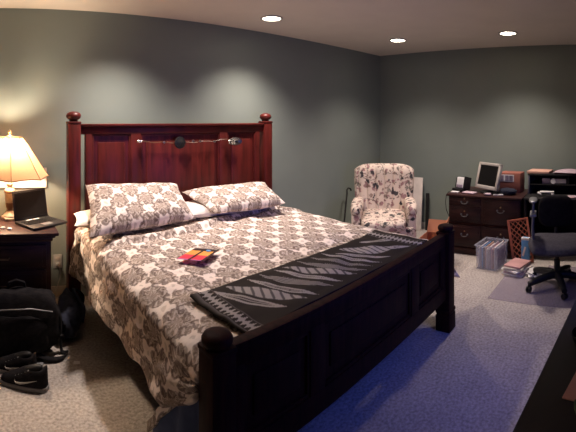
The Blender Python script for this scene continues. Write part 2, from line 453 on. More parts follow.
# comforter: head y 3.04 -> foot y 1.27
def hemz(t, side):   # t 0 head .. 1 foot
    if side < 0:
        z = .33 + .03 * min(1, t * 2.2) + .012 * math.sin(t * 17) - .008 * math.sin(t * 41)
        if t > .90: z += (t - .90) * 1.6
        return z
    return .36 + .02 * math.sin(t * 15) - (.14 * max(0, (t - .80) / .20))
PROF = []
def comf(u, v):
    """u across 0..1 (left hem to right hem), v from head to foot"""
    y = 3.03 + (1.275 - 3.03) * v
    c = cx(y); hw = .90
    top = .712 - .058 * v ** 1.5 + .014 * noise.noise(Vector((u * 7, v * 8, 1))) + .007 * noise.noise(Vector((u * 17, v * 22, 5)))
    # rolled fold just below the pillows
    fy = 2.56 - .10 * math.sin(u * 6) ; top += .035 * math.exp(-((y - fy - .05) / .035) ** 2) * (1 if .2 < u < .8 else 0.4)
    top += .022 * math.exp(-((y - fy + .07 - .12 * (u - .5)) / .03) ** 2) * (.5 + .5 * math.sin(u * 9 + 1))
    side = -1 if u < .5 else 1
    k = abs(u - .5) * 2          # 0 centre .. 1 hem
    flat = .70
    if k <= flat:
        x = side * k / flat * hw
        z = top + .012 * math.cos(k / flat * 1.5)
        e = max(0, k / flat - .86) / .14
        z -= .028 * e * e
        x2 = x
    else:
        q = (k - flat) / (1 - flat)
        hz = hemz(v, side)
        a = min(1, q / .22) * math.pi / 2
        x2 = side * (hw + .055 * math.sin(a)); z = top - .028 - .055 * (1 - math.cos(a))
        if q > .22:
            w = (q - .22) / .78
            z = (top - .083) + (hz - (top - .083)) * w
            fold = math.sin(v * 31 + side) * .3 + math.sin(v * 13.7 + 2) * .7
            x2 += side * (.035 * w + .026 * w * fold + .02 * noise.noise(Vector((v * 9, w * 3, 3 + side))))
            if side > 0 and v > .78: x2 += .34 * w * ((v - .78) / .22) ** 1.7
            if side < 0: x2 += .03 * w * (1 if v > .5 else v * 2) * 0
    sk = math.tan(SK) * x2
    yy = y + sk
    if side > 0 and k > flat and v > .85: yy -= 0
    return Vector((c + x2, yy, z))
def comf_uv(u, v):
    k = (u - .5) * 2; s_ = abs(k)
    d = s_ / .70 * .90 if s_ <= .70 else .90 + (s_ - .70) / .30 * .36
    return (math.copysign(d, k), v * 1.76)
cb = B().grid(comf, 150, 120, uvs=comf_uv)
co = cb.build('comforter', 'damask'); md = co.modifiers.new('thick', 'SOLIDIFY'); md.thickness = .022; md.offset = 1
tag(co, 'cream and taupe damask comforter spread over the bed', 'comforter')
# the lining of the corner that hangs free by the near foot post
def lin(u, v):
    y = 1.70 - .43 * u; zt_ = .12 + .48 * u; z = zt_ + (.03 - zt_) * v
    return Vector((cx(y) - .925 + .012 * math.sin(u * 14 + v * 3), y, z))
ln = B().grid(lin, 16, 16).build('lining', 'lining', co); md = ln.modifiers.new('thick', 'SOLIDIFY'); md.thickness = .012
ln['label'] = 'plain blue-grey underside of the hanging corner, coloured bluer for the glow'
def edg(u, v):
    y = 1.70 - .43 * u; z = .125 + .48 * u - .055 * v
    return Vector((cx(y) - .945 + .010 * math.sin(u * 14), y, z))
eg = B().grid(edg, 16, 4, uvs=lambda u, v: (u * .3, v * .06)).build('folded_hem', 'damask', co); md = eg.modifiers.new('thick', 'SOLIDIFY'); md.thickness = .012

# throw across the foot
tx0, tx1, ty0, ty1 = -.755, .70, 1.245, 1.665
def top_z(x, y):
    v = min(.985, (3.03 - y) / (3.03 - 1.275)); k = abs(x) / .90 * .70
    return comf(.5 + math.copysign(k / 2, x), v).z
random.seed(11)
leaves = []
for (cxp, cyp, L, Wd, an, kind) in ((.17, .5, .30, .05, -62, 1), (.27, .5, .33, .06, -58, 2), (.37, .48, .30, .045, -66, 1), (.47, .5, .32, .05, -60, 0), (.56, .5, .30, .035, -64, 1), (.65, .5, .32, .05, -56, 2),
                                     (.74, .48, .32, .045, -62, 0), (.83, .5, .30, .04, -64, 0), (.92, .5, .30, .035, -66, 1), (1.02, .45, .28, .035, -52, 1), (1.13, .55, .30, .085, -40, 2), (1.23, .35, .26, .04, -40, 1), (1.32, .62, .24, .04, -36, 1)):
    leaves.append((cxp, cyp * .42, L, Wd, R(an), kind))
def weave(px, py):
    """px 0..1.5 along, py 0..0.395 from the foot edge"""
    base = (.022, .014, .010); lt = (.40, .36, .34)
    for b0 in (.045, 1.415):
        if abs(px - b0) < .034:
            q = math.sin(py * 110 + (px - b0) * 60) * math.sin(py * 110 - (px - b0) * 60)
            return lt if q > -.1 else base
        if .036 < abs(px - b0) < .041: return (.12, .1, .1)
    if py < .02 or py > .375: return base
    for (a, b, L, Wd, an, kind) in leaves:
        dx, dy = px - a, py - b; u = dx * math.cos(an) + dy * math.sin(an); w = -dx * math.sin(an) + dy * math.cos(an)
        q = u / (L * .62)
        if abs(q) < 1:
            half = Wd * .62 * (1 - q * q) * (1.25 if kind == 2 else 1)
            if abs(w) < half:
                if kind == 0: return lt if (int((w + .2) * 150) % 2 == 0) else base
                if kind == 1: return lt if abs(abs(w) - half * .65) < .007 or abs(w) < .003 else base
                return lt if math.sin(u * 130 + w * 70) > -.6 and abs(w) < half * .9 else (.1, .09, .09)
    return base
NU, NV = 300, 84
me = bpy.data.meshes.new('throw_blanket')
vs, fs, cs = [], [], []
for i in range(NU + 1):
    for j in range(NV + 1):
        x = tx0 + (tx1 - tx0) * i / NU; y = ty0 + (ty1 - ty0 - .06 * (1 - i / NU)) * j / NV
        yy = y + .02 * math.sin(i / NU * 5 + 1) * (j / NV)
        z = top_z(x, yy) + .030 + .004 * noise.noise(Vector((x * 9, y * 12, 0)))
        vs.append((cx(yy) + x + (.03 * (j / NV) * -1 if i == 0 else 0), yy + math.tan(SK) * x, z)); cs.append((*weave(1.5 * i / NU, .395 * j / NV), 1))
for i in range(NU):
    for j in range(NV):
        a = i * (NV + 1) + j; fs.append((a, a + NV + 1, a + NV + 2, a + 1))
me.from_pydata(vs, [], fs); at = me.color_attributes.new('weave', 'FLOAT_COLOR', 'POINT')
for k, c in enumerate(cs): at.data[k].color = c
me.materials.append(M['weave'])
for p in me.polygons: p.use_smooth = True
th = bpy.data.objects.new('throw_blanket', me); col.objects.link(th)
md = th.modifiers.new('thick', 'SOLIDIFY'); md.thickness = .010; md.offset = -1
tag(th, 'black throw with pale leaf motifs laid across the foot of the bed', 'throw blanket')

# pillows
def pillow(name, TL, TR, BR, BL, T, mat, label, group=None, sag=0):
    TL, TR, BR, BL = map(Vector, (TL, TR, BR, BL)); nrm = (TR - BL).cross(TL - BR).normalized()
    if nrm.z < 0: nrm = -nrm
    ctr = (TL + TR + BR + BL) / 4; base = Vector((ctr.x, ctr.y, min(p.z for p in (TL, TR, BR, BL))))
    wd = ((TR - TL).length + (BR - BL).length) / 2; hg = ((TL - BL).length + (TR - BR).length) / 2
    bm = bmesh.new(); uvl = bm.loops.layers.uv.new('UVMap'); N_ = 36
    for sgn in (1, -1):
        g = []
        for i in range(N_ + 1):
            row = []
            for j in range(N_ + 1):
                u, v = i / N_, j / N_; a, b = 2 * u - 1, 2 * v - 1
                uu = .5 + a * .5 * (1 - .055 * (1 - b * b)); vv = .5 + b * .5 * (1 - .07 * (1 - a * a))
                p = TL * (1 - uu) * vv + TR * uu * vv + BR * uu * (1 - vv) + BL * (1 - uu) * (1 - vv)
                h = (max(0, 1 - a ** 4) * max(0, 1 - b ** 4)) ** .55
                w = noise.noise(Vector((a * 2.3 + ctr.x * 5, b * 2.3, sgn))) * .16 + noise.noise(Vector((a * 6, b * 6, ctr.x * 9))) * .07
                p = p + nrm * (sgn * T / 2 * h * (1 + w) - sag * (1 - a * a) * 0)
                row.append(bm.verts.new(p - base))
            g.append(row)
        for i in range(N_):
            for j in range(N_):
                q = [g[i][j], g[i + 1][j], g[i + 1][j + 1], g[i][j + 1]]; ij = [(i, j), (i + 1, j), (i + 1, j + 1), (i, j + 1)]
                if sgn < 0: q.reverse(); ij.reverse()
                f = bm.faces.new(q)
                for l_, (a, b) in zip(f.loops, ij): l_[uvl].uv = (a / N_ * wd, b / N_ * hg)
    bmesh.ops.remove_doubles(bm, verts=bm.verts, dist=.0005)
    bmesh.ops.recalc_face_normals(bm, faces=bm.faces)
    b_ = B(); b_.bm.free(); b_.bm = bm
    o = b_.build(name, mat, loc=base); tag(o, label, 'pillow', group); return o
pillow('pillow', (.60, 3.02, .78), (1.36, 3.02, .78), (1.38, 2.74, .775), (.54, 2.70, .77), .10, 'cream', 'plain cream pillow mostly hidden under the left damask pillow')
pillow('pillow', (1.42, 3.02, .78), (2.30, 3.03, .78), (2.22, 2.62, .775), (1.42, 2.68, .775), .11, 'whitec', 'plain white pillow poking out under the right damask pillow')
pillow('pillow', (.69, 3.00, 1.00), (1.47, 3.00, .965), (1.45, 2.64, .76), (.59, 2.46, .758), .16, 'damask_p', 'left damask pillow propped steeply against the headboard', 'damask pillows')
pillow('pillow', (1.50, 2.98, .90), (2.40, 3.00, .90), (2.24, 2.52, .80), (1.58, 2.58, .80), .13, 'damask_p', 'right damask pillow lying low beside the white pillow', 'damask pillows')

# brochure on the comforter
bz = .722
br = thing('brochure', 'orange and crimson folded brochure lying open on the comforter', 'brochure', (1.128, 2.02, bz), R(33))
br.scale = (.86, .86, 1)
def page(name, y0, y1, dz):
    b_ = B(); sh_ = -.25
    def band(xa, xb, mi, ya=y0, yb=y1, z=0):
        b_.poly([(xa + ya * sh_, ya), (xb + ya * sh_, ya), (xb + yb * sh_, yb), (xa + yb * sh_, yb)], z, z + .0015, mi)
    band(-.125, -.108, 3); band(-.108, -.02, 1); band(-.02, .075, 0); band(.075, .125, 2)
    band(-.125, .125, 2, y0, y0 + .014, .0012)
    return b_.build(name, ['orange', 'red', 'espresso', 'purple'], br, False)
page('back_page', .0, .085, 0); page('front_page', -.085, 0, .001)
B().lathe([(0, .003), (.017, .003), (.017, .0045), (0, .0045)], (.085, -.03, .001)).build('round_emblem', 'bluepl', br)

# concho string on the headboard
hyf = HY - .05
cs_ = thing('concho_belt', 'string of small metal conchos and a black rosette hung across the headboard', 'wall ornament', (1.53, hyf, 1.31))
def on(xp, zp, dy=0): return (xp - 1.53, math.tan(SK) * (xp - 1.55) + dy, zp - 1.31)
pts = [on(1.14 + (2.07 - 1.14) * k / 30, 1.325 - .02 * math.sin(k / 30 * math.pi) + .004 * math.sin(k), .008) for k in range(31)]
B().tube(pts, .0022, 6).build('cord', 'bronze', cs_)
rot = Matrix.Rotation(R(90), 4, 'X')
B().lathe([(0, .018), (.02, .016), (.032, .010), (.050, .008), (.052, 0), (0, 0)], on(1.53, 1.305), 24, mt=rot).build('rosette', 'black', cs_)
e = B().lathe([(0, .012), (.012, .012), (.016, .007), (.026, .009), (.030, .004), (.042, .006), (.046, 0), (0, 0)], (0, 0, 0), 20, mt=Matrix.Scale(.62, 4, (0, 0, 1)) @ rot)
e.bm.transform(Matrix.Translation(on(2.11, 1.300)) @ Matrix.Scale(1.35, 4) @ Matrix.Scale(1.25, 4, (1, 0, 0))); e.build('oval_concho', 'silver', cs_)
e = B().lathe([(0, .012), (.01, .012), (.024, .006), (.028, 0), (0, 0)], (0, 0, 0), 16, mt=Matrix.Scale(.5, 4, (0, 0, 1)) @ rot)
e.bm.transform(Matrix.Translation(on(1.16, 1.325))); e.build('end_concho', 'silver', cs_)
for q in (1.38, 1.66, 1.73, 1.88):
    B().lathe([(0, .010), (.010, .008), (.013, 0), (0, 0)], on(q, 1.312 + .006 * math.sin(q * 9)), 12, mt=rot).build('bead', 'brass', cs_)

# ------------------------------------------------------------------ nightstand with lamp and laptop
ns = thing('nightstand', 'dark espresso wood nightstand between the bed and the left edge', 'nightstand', (.04, 2.92, 0))
B().span(-.345, .345, -.20, .22, .08, .705, .006).span(-.36, .36, -.215, .23, 0, .09, .008).build('body', 'espresso', ns)
B().span(-.39, .39, -.265, .25, .718, .742, .008).span(-.37, .37, -.245, .24, .700, .720, .008).span(-.355, .355, -.225, .235, .672, .702, .010).build('top', 'espresso', ns)
for z0, z1 in ((.50, .65), (.31, .48), (.11, .29)):
    dr = B().span(-.31, .31, -.218, -.198, z0, z1, .006).span(-.28, .28, -.224, -.216, z0 + .025, z1 - .025, .003).build('drawer', 'espresso', ns)
    B().tube([(-.06, -.222, (z0 + z1) / 2), (-.05, -.245, (z0 + z1) / 2 - .01), (.05, -.245, (z0 + z1) / 2 - .01), (.06, -.222, (z0 + z1) / 2)], .005, 8).build('handle', 'bronze', dr)

LX, LY, LZ = .112, 3.045, .742
lamp = thing('table_lamp', 'lit table lamp with cream panelled shade and carved ceramic base on nightstand', 'lamp', (LX, LY, LZ))
b_ = B().box((0, 0, .012), (.105, .105, .024), .006, (0, 0, R(20)))
b_.lathe([(.046, .024), (.050, .032), (.044, .046), (.030, .056), (.026, .066)])
b_.build('base', 'ceramic', lamp)
B().lathe([(.026, .066), (.020, .074), (.024, .084), (.030, .10), (.033, .125), (.032, .13)]).build('lower_collar', 'bronze', lamp)
B().lathe([(.032, .13), (.036, .15), (.038, .19), (.040, .225), (.036, .232), (.022, .245), (.015, .255), (.022, .266), (.022, .275), (.014, .284), (.011, .33)]).build('column', 'ceramic', lamp)
B().lathe([(.041, .205), (.043, .212), (.041, .220)], n=24).lathe([(.024, .258), (.027, .264), (.024, .270)], n=20).build('painted_band', 'bronze', lamp)
NP = 8
prof = [(.298, .330), (.250, .40), (.195, .485), (.140, .57), (.095, .625)]
def shp(k, r, z):
    a = 2 * math.pi * (k / NP) + R(-90)
    return Vector((r * math.cos(a), r * math.sin(a), z))
t = bmesh.new(); rr = [[t.verts.new(shp(k / 3, r * (1 if k % 3 == 0 else .955), z + (.008 * (0 if k % 3 == 0 else 1) if j == 0 else 0))) for k in range(NP * 3)] for j, (r, z) in enumerate(prof)]
for a, b in zip(rr, rr[1:]):
    for k in range(NP * 3): t.faces.new((a[k], a[(k + 1) % (NP * 3)], b[(k + 1) % (NP * 3)], b[k]))
bs = B(); bs._merge(t); sh = bs.build('lamp_shade', 'shade', lamp, smooth=False)
tb = B()
for k in range(NP): tb.tube([shp(k, r + .002, z) for r, z in prof], .0022, 6)
tb.tube([shp(k / 3, prof[0][0] * (1 if k % 3 == 0 else .955) + .002, prof[0][1] + (.008 if k % 3 else 0)) for k in range(NP * 3 + 1)], .004, 6)
tb.tube([shp(k / 3, prof[-1][0] * (1 if k % 3 == 0 else .955) + .002, prof[-1][1]) for k in range(NP * 3 + 1)], .004, 6)
tb.build('shade_trim', 'seam', sh)
B().tube([(0, 0, .33), (.045, 0, .38), (.05, 0, .52), (0, 0, .635)], .002, 6).tube([(0, 0, .33), (-.045, 0, .38), (-.05, 0, .52), (0, 0, .635)], .002, 6).build('harp', 'brass', lamp)
B().lathe([(.016, .635), (.022, .642), (.010, .650), (.012, .658), (.016, .668), (.010, .680), (0, .684)], n=16).build('finial', 'brass', lamp)
B().lathe([(.012, .33), (.014, .36), (.028, .40), (.032, .43), (.026, .455), (.01, .468), (0, .47)], n=16).build('bulb', emat('warm_bulb', (1, .72, .42), 6), lamp)
for dz, en in ((.53, 31),):
    l = bpy.data.lights.new('bulb_light', 'POINT'); l.energy = en; l.color = (1, .77, .55); l.shadow_soft_size = .035
    lo = bpy.data.objects.new('bulb_light', l); col.objects.link(lo); lo.location = (LX + .0, LY - .055, LZ + dz)

wp = thing('framed_panel', 'low white framed panel on the wall behind the lamp', 'picture frame', (.10, YL - .003, .93))
B().span(-.32, .335, -.014, 0, 0, .012, .002).span(-.32, .335, -.014, 0, .155, .167, .002).span(-.32, -.308, -.014, 0, 0, .167, .002).span(.323, .335, -.014, 0, 0, .167, .002).build('frame', 'cream', wp)
B().span(-.31, .325, -.008, -.001, .01, .158, 0).build('panel', 'white', wp)

lp = thing('laptop', 'open black laptop on the nightstand beside the lamp', 'laptop', (.335, 2.885, .7425), math.atan2(.53, .85))
B().span(-.155, .155, -.115, .115, .002, .020, .005).build('keyboard_base', 'black', lp)
kb = B()
for j in range(5):
    for k in range(13): kb.box((-.126 + k * .021, -.015 + j * .020, .0215), (.017, .015, .003), .001, seg=1)
kb.build('keys', 'screen', lp)['kind'] = 'stuff'
B().span(-.04, .04, -.09, -.04, .020, .0212, 0).build('touchpad', 'grey', lp)
sn = B().box((0, .115 + .018, .020 + .105), (.31, .010, .215), .004, (R(-10), 0, 0)).build('lid', 'black', lp)
B().box((0, .1265, .128), (.285, .002, .180), 0, (R(-10), 0, 0)).build('screen', 'screen', sn)
B().box((-.045, .085, .0215), (.05, .012, .002), 0).box((.02, .085, .0215), (.05, .012, .002), 0).build('sticker_strip', 'white', lp)

# things scattered by the lamp base
tr = B().poly([(-.05, -.03), (.05, -.035), (.055, .03), (-.045, .035)], 0, .006).build('note_pad', 'pink', loc=(-.02, 2.76, .7425)); tag(tr, 'pink notepad on the nightstand in front of the lamp', 'notepad')
for k, (a, b, r_) in enumerate(((.055, 2.79, .5), (.10, 2.76, -.4))):
    q = B().blob((0, 0, .007), (.035, .022, .014)).build('crumpled_tissue', 'white', loc=(a, b, .7425)); q.rotation_euler = (0, 0, r_)
    tag(q, ('small white crumpled tissue on the nightstand close to the pink notepad', 'small white crumpled tissue on the nightstand nearest the laptop')[k], 'tissue', 'tissues by the lamp')

wo = thing('power_outlet', 'white power outlet with a plugged cord low on the wall by the nightstand', 'outlet', (.53, YL - .001, .30))
B().span(-.036, .036, -.007, 0, -.058, .058, .003).build('cover_plate', 'base', wo)
B().span(-.016, .016, -.010, -.005, .008, .040, .004).span(-.016, .016, -.010, -.005, -.040, -.008, .004).build('sockets', 'beige', wo)
B().box((0, -.024, -.022), (.026, .03, .024), .005).tube([(0, -.04, -.022), (.01, -.06, -.04), (.012, -.055, -.12), (-.01, -.045, -.20), (-.03, -.04, -.25)], .004, 8).build('plug_cord', 'base', wo)

# ------------------------------------------------------------------ bags and shoes by the nightstand
bk = thing('backpack', 'black backpack slumped on the carpet in front of the nightstand', 'backpack', (.14, 2.56, 0), R(2))
B().blob((0, .0, .205), (.54, .17, .41), (R(-6), 0, 0), 3.2, jit=.09, n=40).build('body', 'blackf', bk)
B().blob((-.02, -.07, .15), (.42, .08, .25), (R(-6), 0, 0), 3.4, jit=.10, n=32).build('front_pocket', 'blackf', bk)
B().tube([(-.22, -.075, .30), (-.1, -.085, .325), (.08, -.085, .325), (.22, -.07, .29)], .004, 8).build('zip', 'grey', bk)
B().tube([(-.06, .03, .40), (-.05, .03, .445), (0, .03, .462), (.05, .03, .445), (.06, .03, .40)], .009, 8).build('carry_handle', 'blackf', bk)
def strap(pts, w, th_):
    b = B(); n_ = 50; P = [Vector(p) for p in pts]
    def cr(t_):
        x = t_ * (len(P) - 1); i = min(int(x), len(P) - 2); f = x - i
        p0, p1, p2, p3 = P[max(i - 1, 0)], P[i], P[i + 1], P[min(i + 2, len(P) - 1)]
        return .5 * ((2 * p1) + (p2 - p0) * f + (2 * p0 - 5 * p1 + 4 * p2 - p3) * f * f + (-p0 + 3 * p1 - 3 * p2 + p3) * f ** 3)
    b.grid(lambda u, v: cr(u) + Vector((w * (v - .5) * .5, w * (v - .5), 0)), n_, 2)
    return b
s_ = strap([(.24, .0, .33), (.285, -.01, .22), (.285, -.02, .08), (.29, -.03, .012), (.32, -.05, .012), (.27, -.11, .014), (.18, -.11, .02), (.10, -.09, .05)], .035, .004).build('shoulder_strap', 'blackf', bk)
s_.modifiers.new('t', 'SOLIDIFY').thickness = .006
B().box((.287, -.025, .10), (.035, .008, .03), .003, (0, 0, .4)).build('buckle', 'black', bk)
B().poly([(-.12, -.15), (.14, -.16), (.18, -.08), (-.12, -.06)], .004, .012, bev=.002).build('loose_flap', 'grey', bk)

nb = thing('duffel_bag', 'dark navy duffel bag slumped between the nightstand and the bed', 'duffel bag', (.53, 2.84, 0), R(78))
B().blob((0, 0, .11), (.46, .17, .22), (0, 0, 0), 2.8, jit=.22, n=40).build('body', 'navy', nb)
s_ = strap([(-.12, -.09, .10), (-.10, -.10, .20), (-.02, -.04, .27), (.06, -.05, .26), (.10, -.10, .19), (.11, -.09, .10)], .03, .004).build('handle', 'navy', nb)
s_.modifiers.new('t', 'SOLIDIFY').thickness = .005
pc = B().poly([(-.022, -.012), (.018, -.016), (.024, .010), (-.012, .018)], 0, .002).build('paper_scrap', 'white', loc=(.50, 2.42, .001)); tag(pc, 'small white paper scrap on the carpet by the backpack strap', 'paper scrap')

def make_shoe(label, loc, rz):
    root = thing('sneaker', label, 'shoe', loc, rz, 'black sneakers on the carpet')
    # toe at -x, heel at +x
    N_ = 30
    def half(t_):   # half width along the shoe
        return .030 + .020 * math.sin(min(1, t_ * 1.6) * math.pi * .62) * (1 if t_ < .62 else 1 - .35 * (t_ - .62) / .38) if 0 < t_ < 1 else .018
    def outline(sc_, n_=26):
        L, Rr = [], []
        for k in range(n_ + 1):
            t_ = k / n_; e_ = math.sqrt(max(0, 1 - (2 * t_ - 1) ** 8)); h = half(t_) * e_ * sc_
            x = (-.14 + .28 * t_) * (1 + (sc_ - 1) * .4); L.append((x, h + .006 * math.sin(t_ * 5))); Rr.append((x, -h + .006 * math.sin(t_ * 5)))
        pts_ = L + Rr[::-1]; out = []
        for p_ in pts_:
            if not out or (Vector(p_) - Vector(out[-1])).length > .0008: out.append(p_)
        if (Vector(out[0]) - Vector(out[-1])).length < .0008: out.pop()
        return out
    B().poly(outline(1.08), 0, .024, bev=.003).build('sole', 'rubber', root)
    def up(u, v):
        t_ = u; a = math.pi * v
        H = .045 + .055 * (1 / (1 + math.exp(-(t_ - .42) * 11))) + (.012 if t_ > .85 else 0) * math.sin((t_ - .85) / .15 * 1.5)
        h = half(min(.999, max(.001, t_))) * math.sqrt(max(0.0, 1 - (2 * t_ - 1) ** 8))
        z = .02 + (H if 0 < t_ < 1 else .02) * math.sin(a) ** .6 * (math.sqrt(max(0, 1 - (1 - min(1, t_ * 3.2)) ** 2)) * .9 + .1)
        if .52 < t_ < .95 and .28 < v < .72: z -= .026 * math.sin((t_ - .52) / .43 * math.pi) * math.sin((v - .28) / .44 * math.pi)
        return Vector((-.138 + .276 * t_, h * math.cos(a) * (1 - .22 * math.sin(a)) + .006 * math.sin(t_ * 5), z))
    B().grid(up, 44, 28).build('upper', 'blackf', root)
    B().blob((.045, 0, .095), (.13, .045, .05), (0, R(-18), 0), 2.4).build('tongue', 'black', root)
    lc = B()
    for k in range(5):
        x = -.045 + k * .018; z = .072 + k * .0085
        lc.tube([(x, -.026, z - .008), (x + .005, 0, z + .008), (x + .012, .026, z - .008)], .0028, 6)
    lc.build('laces', 'rubber', root)
    # curved tick mark on each side
    tick = [(.075, .012), (.02, -.008), (-.02, -.018), (-.045, -.014), (-.052, -.002), (-.048, .010), (-.050, -.002), (-.042, -.008), (-.02, -.008), (.02, .000)]
    for sg in (-1, 1):
        mt_ = Matrix.Translation((.005, sg * .046, .052)) @ Matrix.Rotation(R(90), 4, 'X') @ Matrix.Rotation(R(0), 4, 'Y')
        B().poly([(a, b) for a, b in tick], -.002, .002, mt=mt_).build('tick_mark', 'beige', root)
    return root
make_shoe('black sneaker nearest the viewer, side-on with its heel towards the bed', (.165, 2.255, 0), R(-16))
make_shoe('black sneaker behind the other, its toe turned to the backpack', (.115, 2.385, 0), R(-16))

# ------------------------------------------------------------------ armchair
ac = thing('armchair', 'cream floral skirted armchair with channel-tufted back in the corner', 'armchair', (3.74, 2.55, 0), R(-56))
HWd = .36
B().box((0, .02, .21), (.66, .66, .27), .04, seg=3).build('seat_base', 'floral', ac)
B().blob((0, -.10, .40), (.49, .66, .13), (R(2), 0, 0), 4.5, n=40).build('seat_cushion', 'floral', ac)
B().box((0, -.315, .27), (.64, .05, .20), .022, seg=3).build('front_panel', 'floral', ac)
def backf(sgn):
    def f(u, v):
        x = (u - .5) * 2
        wv = .300 + .062 * math.sin(v * math.pi * .55)
        topc = .975 - .075 * abs(x) ** 5
        z = .30 + (topc - .30) * v
        ch = abs(math.cos(u * math.pi * 7)) ** .6 * .022
        edge = (1 - abs(x) ** 5) ** .5 if abs(x) < 1 else 0
        endv = math.sqrt(max(0, 1 - max(0, (v - .86) / .14) ** 2))
        thick = .075 * edge * endv * (1 if sgn < 0 else .7)
        y = .16 + v * .16
        if sgn < 0: y -= thick + ch * edge * endv - .03 * (x * x) * -1 * .0 + .035 * abs(x) ** 3 * edge
        else: y += thick
        return Vector((x * wv, y, z))
    return f
bb_ = B().grid(backf(-1), 84, 30).grid(backf(1), 84, 30)
bmesh.ops.remove_doubles(bb_.bm, verts=bb_.bm.verts, dist=.002); bmesh.ops.recalc_face_normals(bb_.bm, faces=bb_.bm.faces)
bb_.build('backrest', 'floral', ac)
for sg in (-1, 1):
    a_ = B().box((sg * .295, -.03, .33), (.10, .56, .40), .03, seg=3)
    a_.blob((sg * .298, -.03, .53), (.135, .60, .15), (R(0), 0, 0), 3.2, n=32)
    a_.build('arm', 'floral', ac)
    for fy_ in (-.27, .28):
        B().lathe([(.018, 0), (.022, .04), (.030, .10), (.0, .10)], (sg * .27, fy_, 0), 12).build('leg', 'cherry_dark', ac)

# things leaning behind and beside the armchair
wb_ = B().box((0, 0, .355), (.42, .02, .71), .003, (R(-5), 0, 0)).build('white_board', 'cream'); wb_.location = W(.52, .09, .002); wb_.rotation_euler = (0, 0, RW)
tag(wb_, 'pale board leaning on the wall behind the armchair', 'board')
db = B().box((0, 0, .25), (.045, .02, .50), .003, (R(-3), 0, 0)).build('dark_board', 'black'); db.location = W(.79, .05, .001); db.rotation_euler = (0, 0, RW)
tag(db, 'narrow black strip standing on the wall beside the pale board', 'board')
cn = thing('walking_cane', 'black walking cane leaning to the left of the armchair', 'cane', (3.74, 3.18, 0))
B().tube([(0, 0, .012), (.10, .035, .26), (.21, .085, .56), (.225, .10, .60), (.25, .10, .62), (.285, .09, .61), (.295, .085, .585)], .011, 10).build('shaft', 'black', cn)
B().lathe([(.012, 0), (.017, .001), (.015, .035), (.011, .036)], n=12).build('rubber_tip', 'black', cn)

# cardboard box with open flap
cbx = thing('cardboard_box', 'open brown cardboard box on the floor between the bed and the credenza', 'box', (3.62, 1.90, 0), R(10))
w_, d_, h_ = .48, .22, .29
cbb = B()
for a in ((-w_ / 2, w_ / 2, -d_ / 2, -d_ / 2 + .006, 0, h_), (-w_ / 2, w_ / 2, d_ / 2 - .006, d_ / 2, 0, h_), (-w_ / 2, -w_ / 2 + .006, -d_ / 2, d_ / 2, 0, h_), (w_ / 2 - .006, w_ / 2, -d_ / 2, d_ / 2, 0, h_), (-w_ / 2, w_ / 2, -d_ / 2, d_ / 2, 0.001, .008)): cbb.span(*a, 0)
cbb.build('body', 'card', cbx)
def flap(pts, name='flap'):
    b = B(); P = [Vector(p) for p in pts]; n_ = (P[1] - P[0]).cross(P[3] - P[0]).normalized() * .005
    t = bmesh.new(); a = [t.verts.new(p) for p in P]; c = [t.verts.new(p + n_) for p in P]
    t.faces.new(a); t.faces.new(c[::-1])
    for k in range(4): t.faces.new((a[k], a[(k + 1) % 4], c[(k + 1) % 4], c[k]))
    bmesh.ops.recalc_face_normals(t, faces=t.faces); b._merge(t); return b.build(name, 'card', cbx, False)
flap([(-w_ / 2, -d_ / 2, h_ - .03), (w_ / 2, -d_ / 2, h_), (w_ / 2 + .03, -d_ / 2 - .02, h_ + .17), (-w_ / 2 - .0, -d_ / 2 - .02, h_ + .03)])
flap([(w_ / 2, -d_ / 2, h_), (w_ / 2, d_ / 2, h_), (w_ / 2 + .06, d_ / 2, h_ + .12), (w_ / 2 + .06, -d_ / 2, h_ + .12)])

# ------------------------------------------------------------------ credenza
DZ = .665
cr_ = thing('credenza', 'dark mahogany file credenza with five drawers against the right wall', 'cabinet', W(1.82, .784), RW)
X0, X1 = -.425, .43
B().span(X0 + .012, X1 - .012, .02, .56, .06, DZ - .03, .004).build('body', 'mahog', cr_)
B().span(X0 + .002, X1 - .002, .006, .56, 0, .065, .006).span(X0, X1, 0, .56, .055, .07, .004).build('plinth', 'mahog', cr_)
B().span(X0 - .01, X1 + .01, -.012, .575, DZ - .026, DZ, .008).build('top', 'mahog', cr_)
B().span(X0 + .004, X1 - .004, .004, .03, .333, .347, .004).build('waist_moulding', 'cherry_dark', cr_)
for (xa, xb, za, zb_) in ((X0 + .02, -.03, .545, .63), (X0 + .02, -.03, .36, .535), (X0 + .02, -.03, .085, .325), (-.01, X1 - .02, .36, .63), (-.01, X1 - .02, .085, .325)):
    dr = B().span(xa, xb, .008, .024, za, zb_, .005).span(xa + .025, xb - .025, .003, .010, za + .02, zb_ - .02, .003).build('drawer', 'mahog', cr_)
    mx_, mz_ = (xa + xb) / 2, (za + zb_) / 2 + (.02 if zb_ - za > .2 else 0)
    hw_ = .036
    hd = B().lathe([(0, .014), (.008, .012), (.011, 0), (0, 0)], (mx_ - hw_, .004, mz_), 12, mt=rot).lathe([(0, .014), (.008, .012), (.011, 0), (0, 0)], (mx_ + hw_, .004, mz_), 12, mt=rot)
    hd.tube([(mx_ - hw_, -.008, mz_), (mx_ - hw_ * .8, -.012, mz_ - .016), (mx_, -.014, mz_ - .022), (mx_ + hw_ * .8, -.012, mz_ - .016), (mx_ + hw_, -.008, mz_)], .0035, 8)
    hd.build('handle', 'grey', dr)
    B().lathe([(0, .004), (.009, .004), (.010, 0), (0, 0)], (mx_, .006, mz_ + .035), 12, mt=rot).build('keyhole', 'brass', dr)

ZT = DZ + .0005
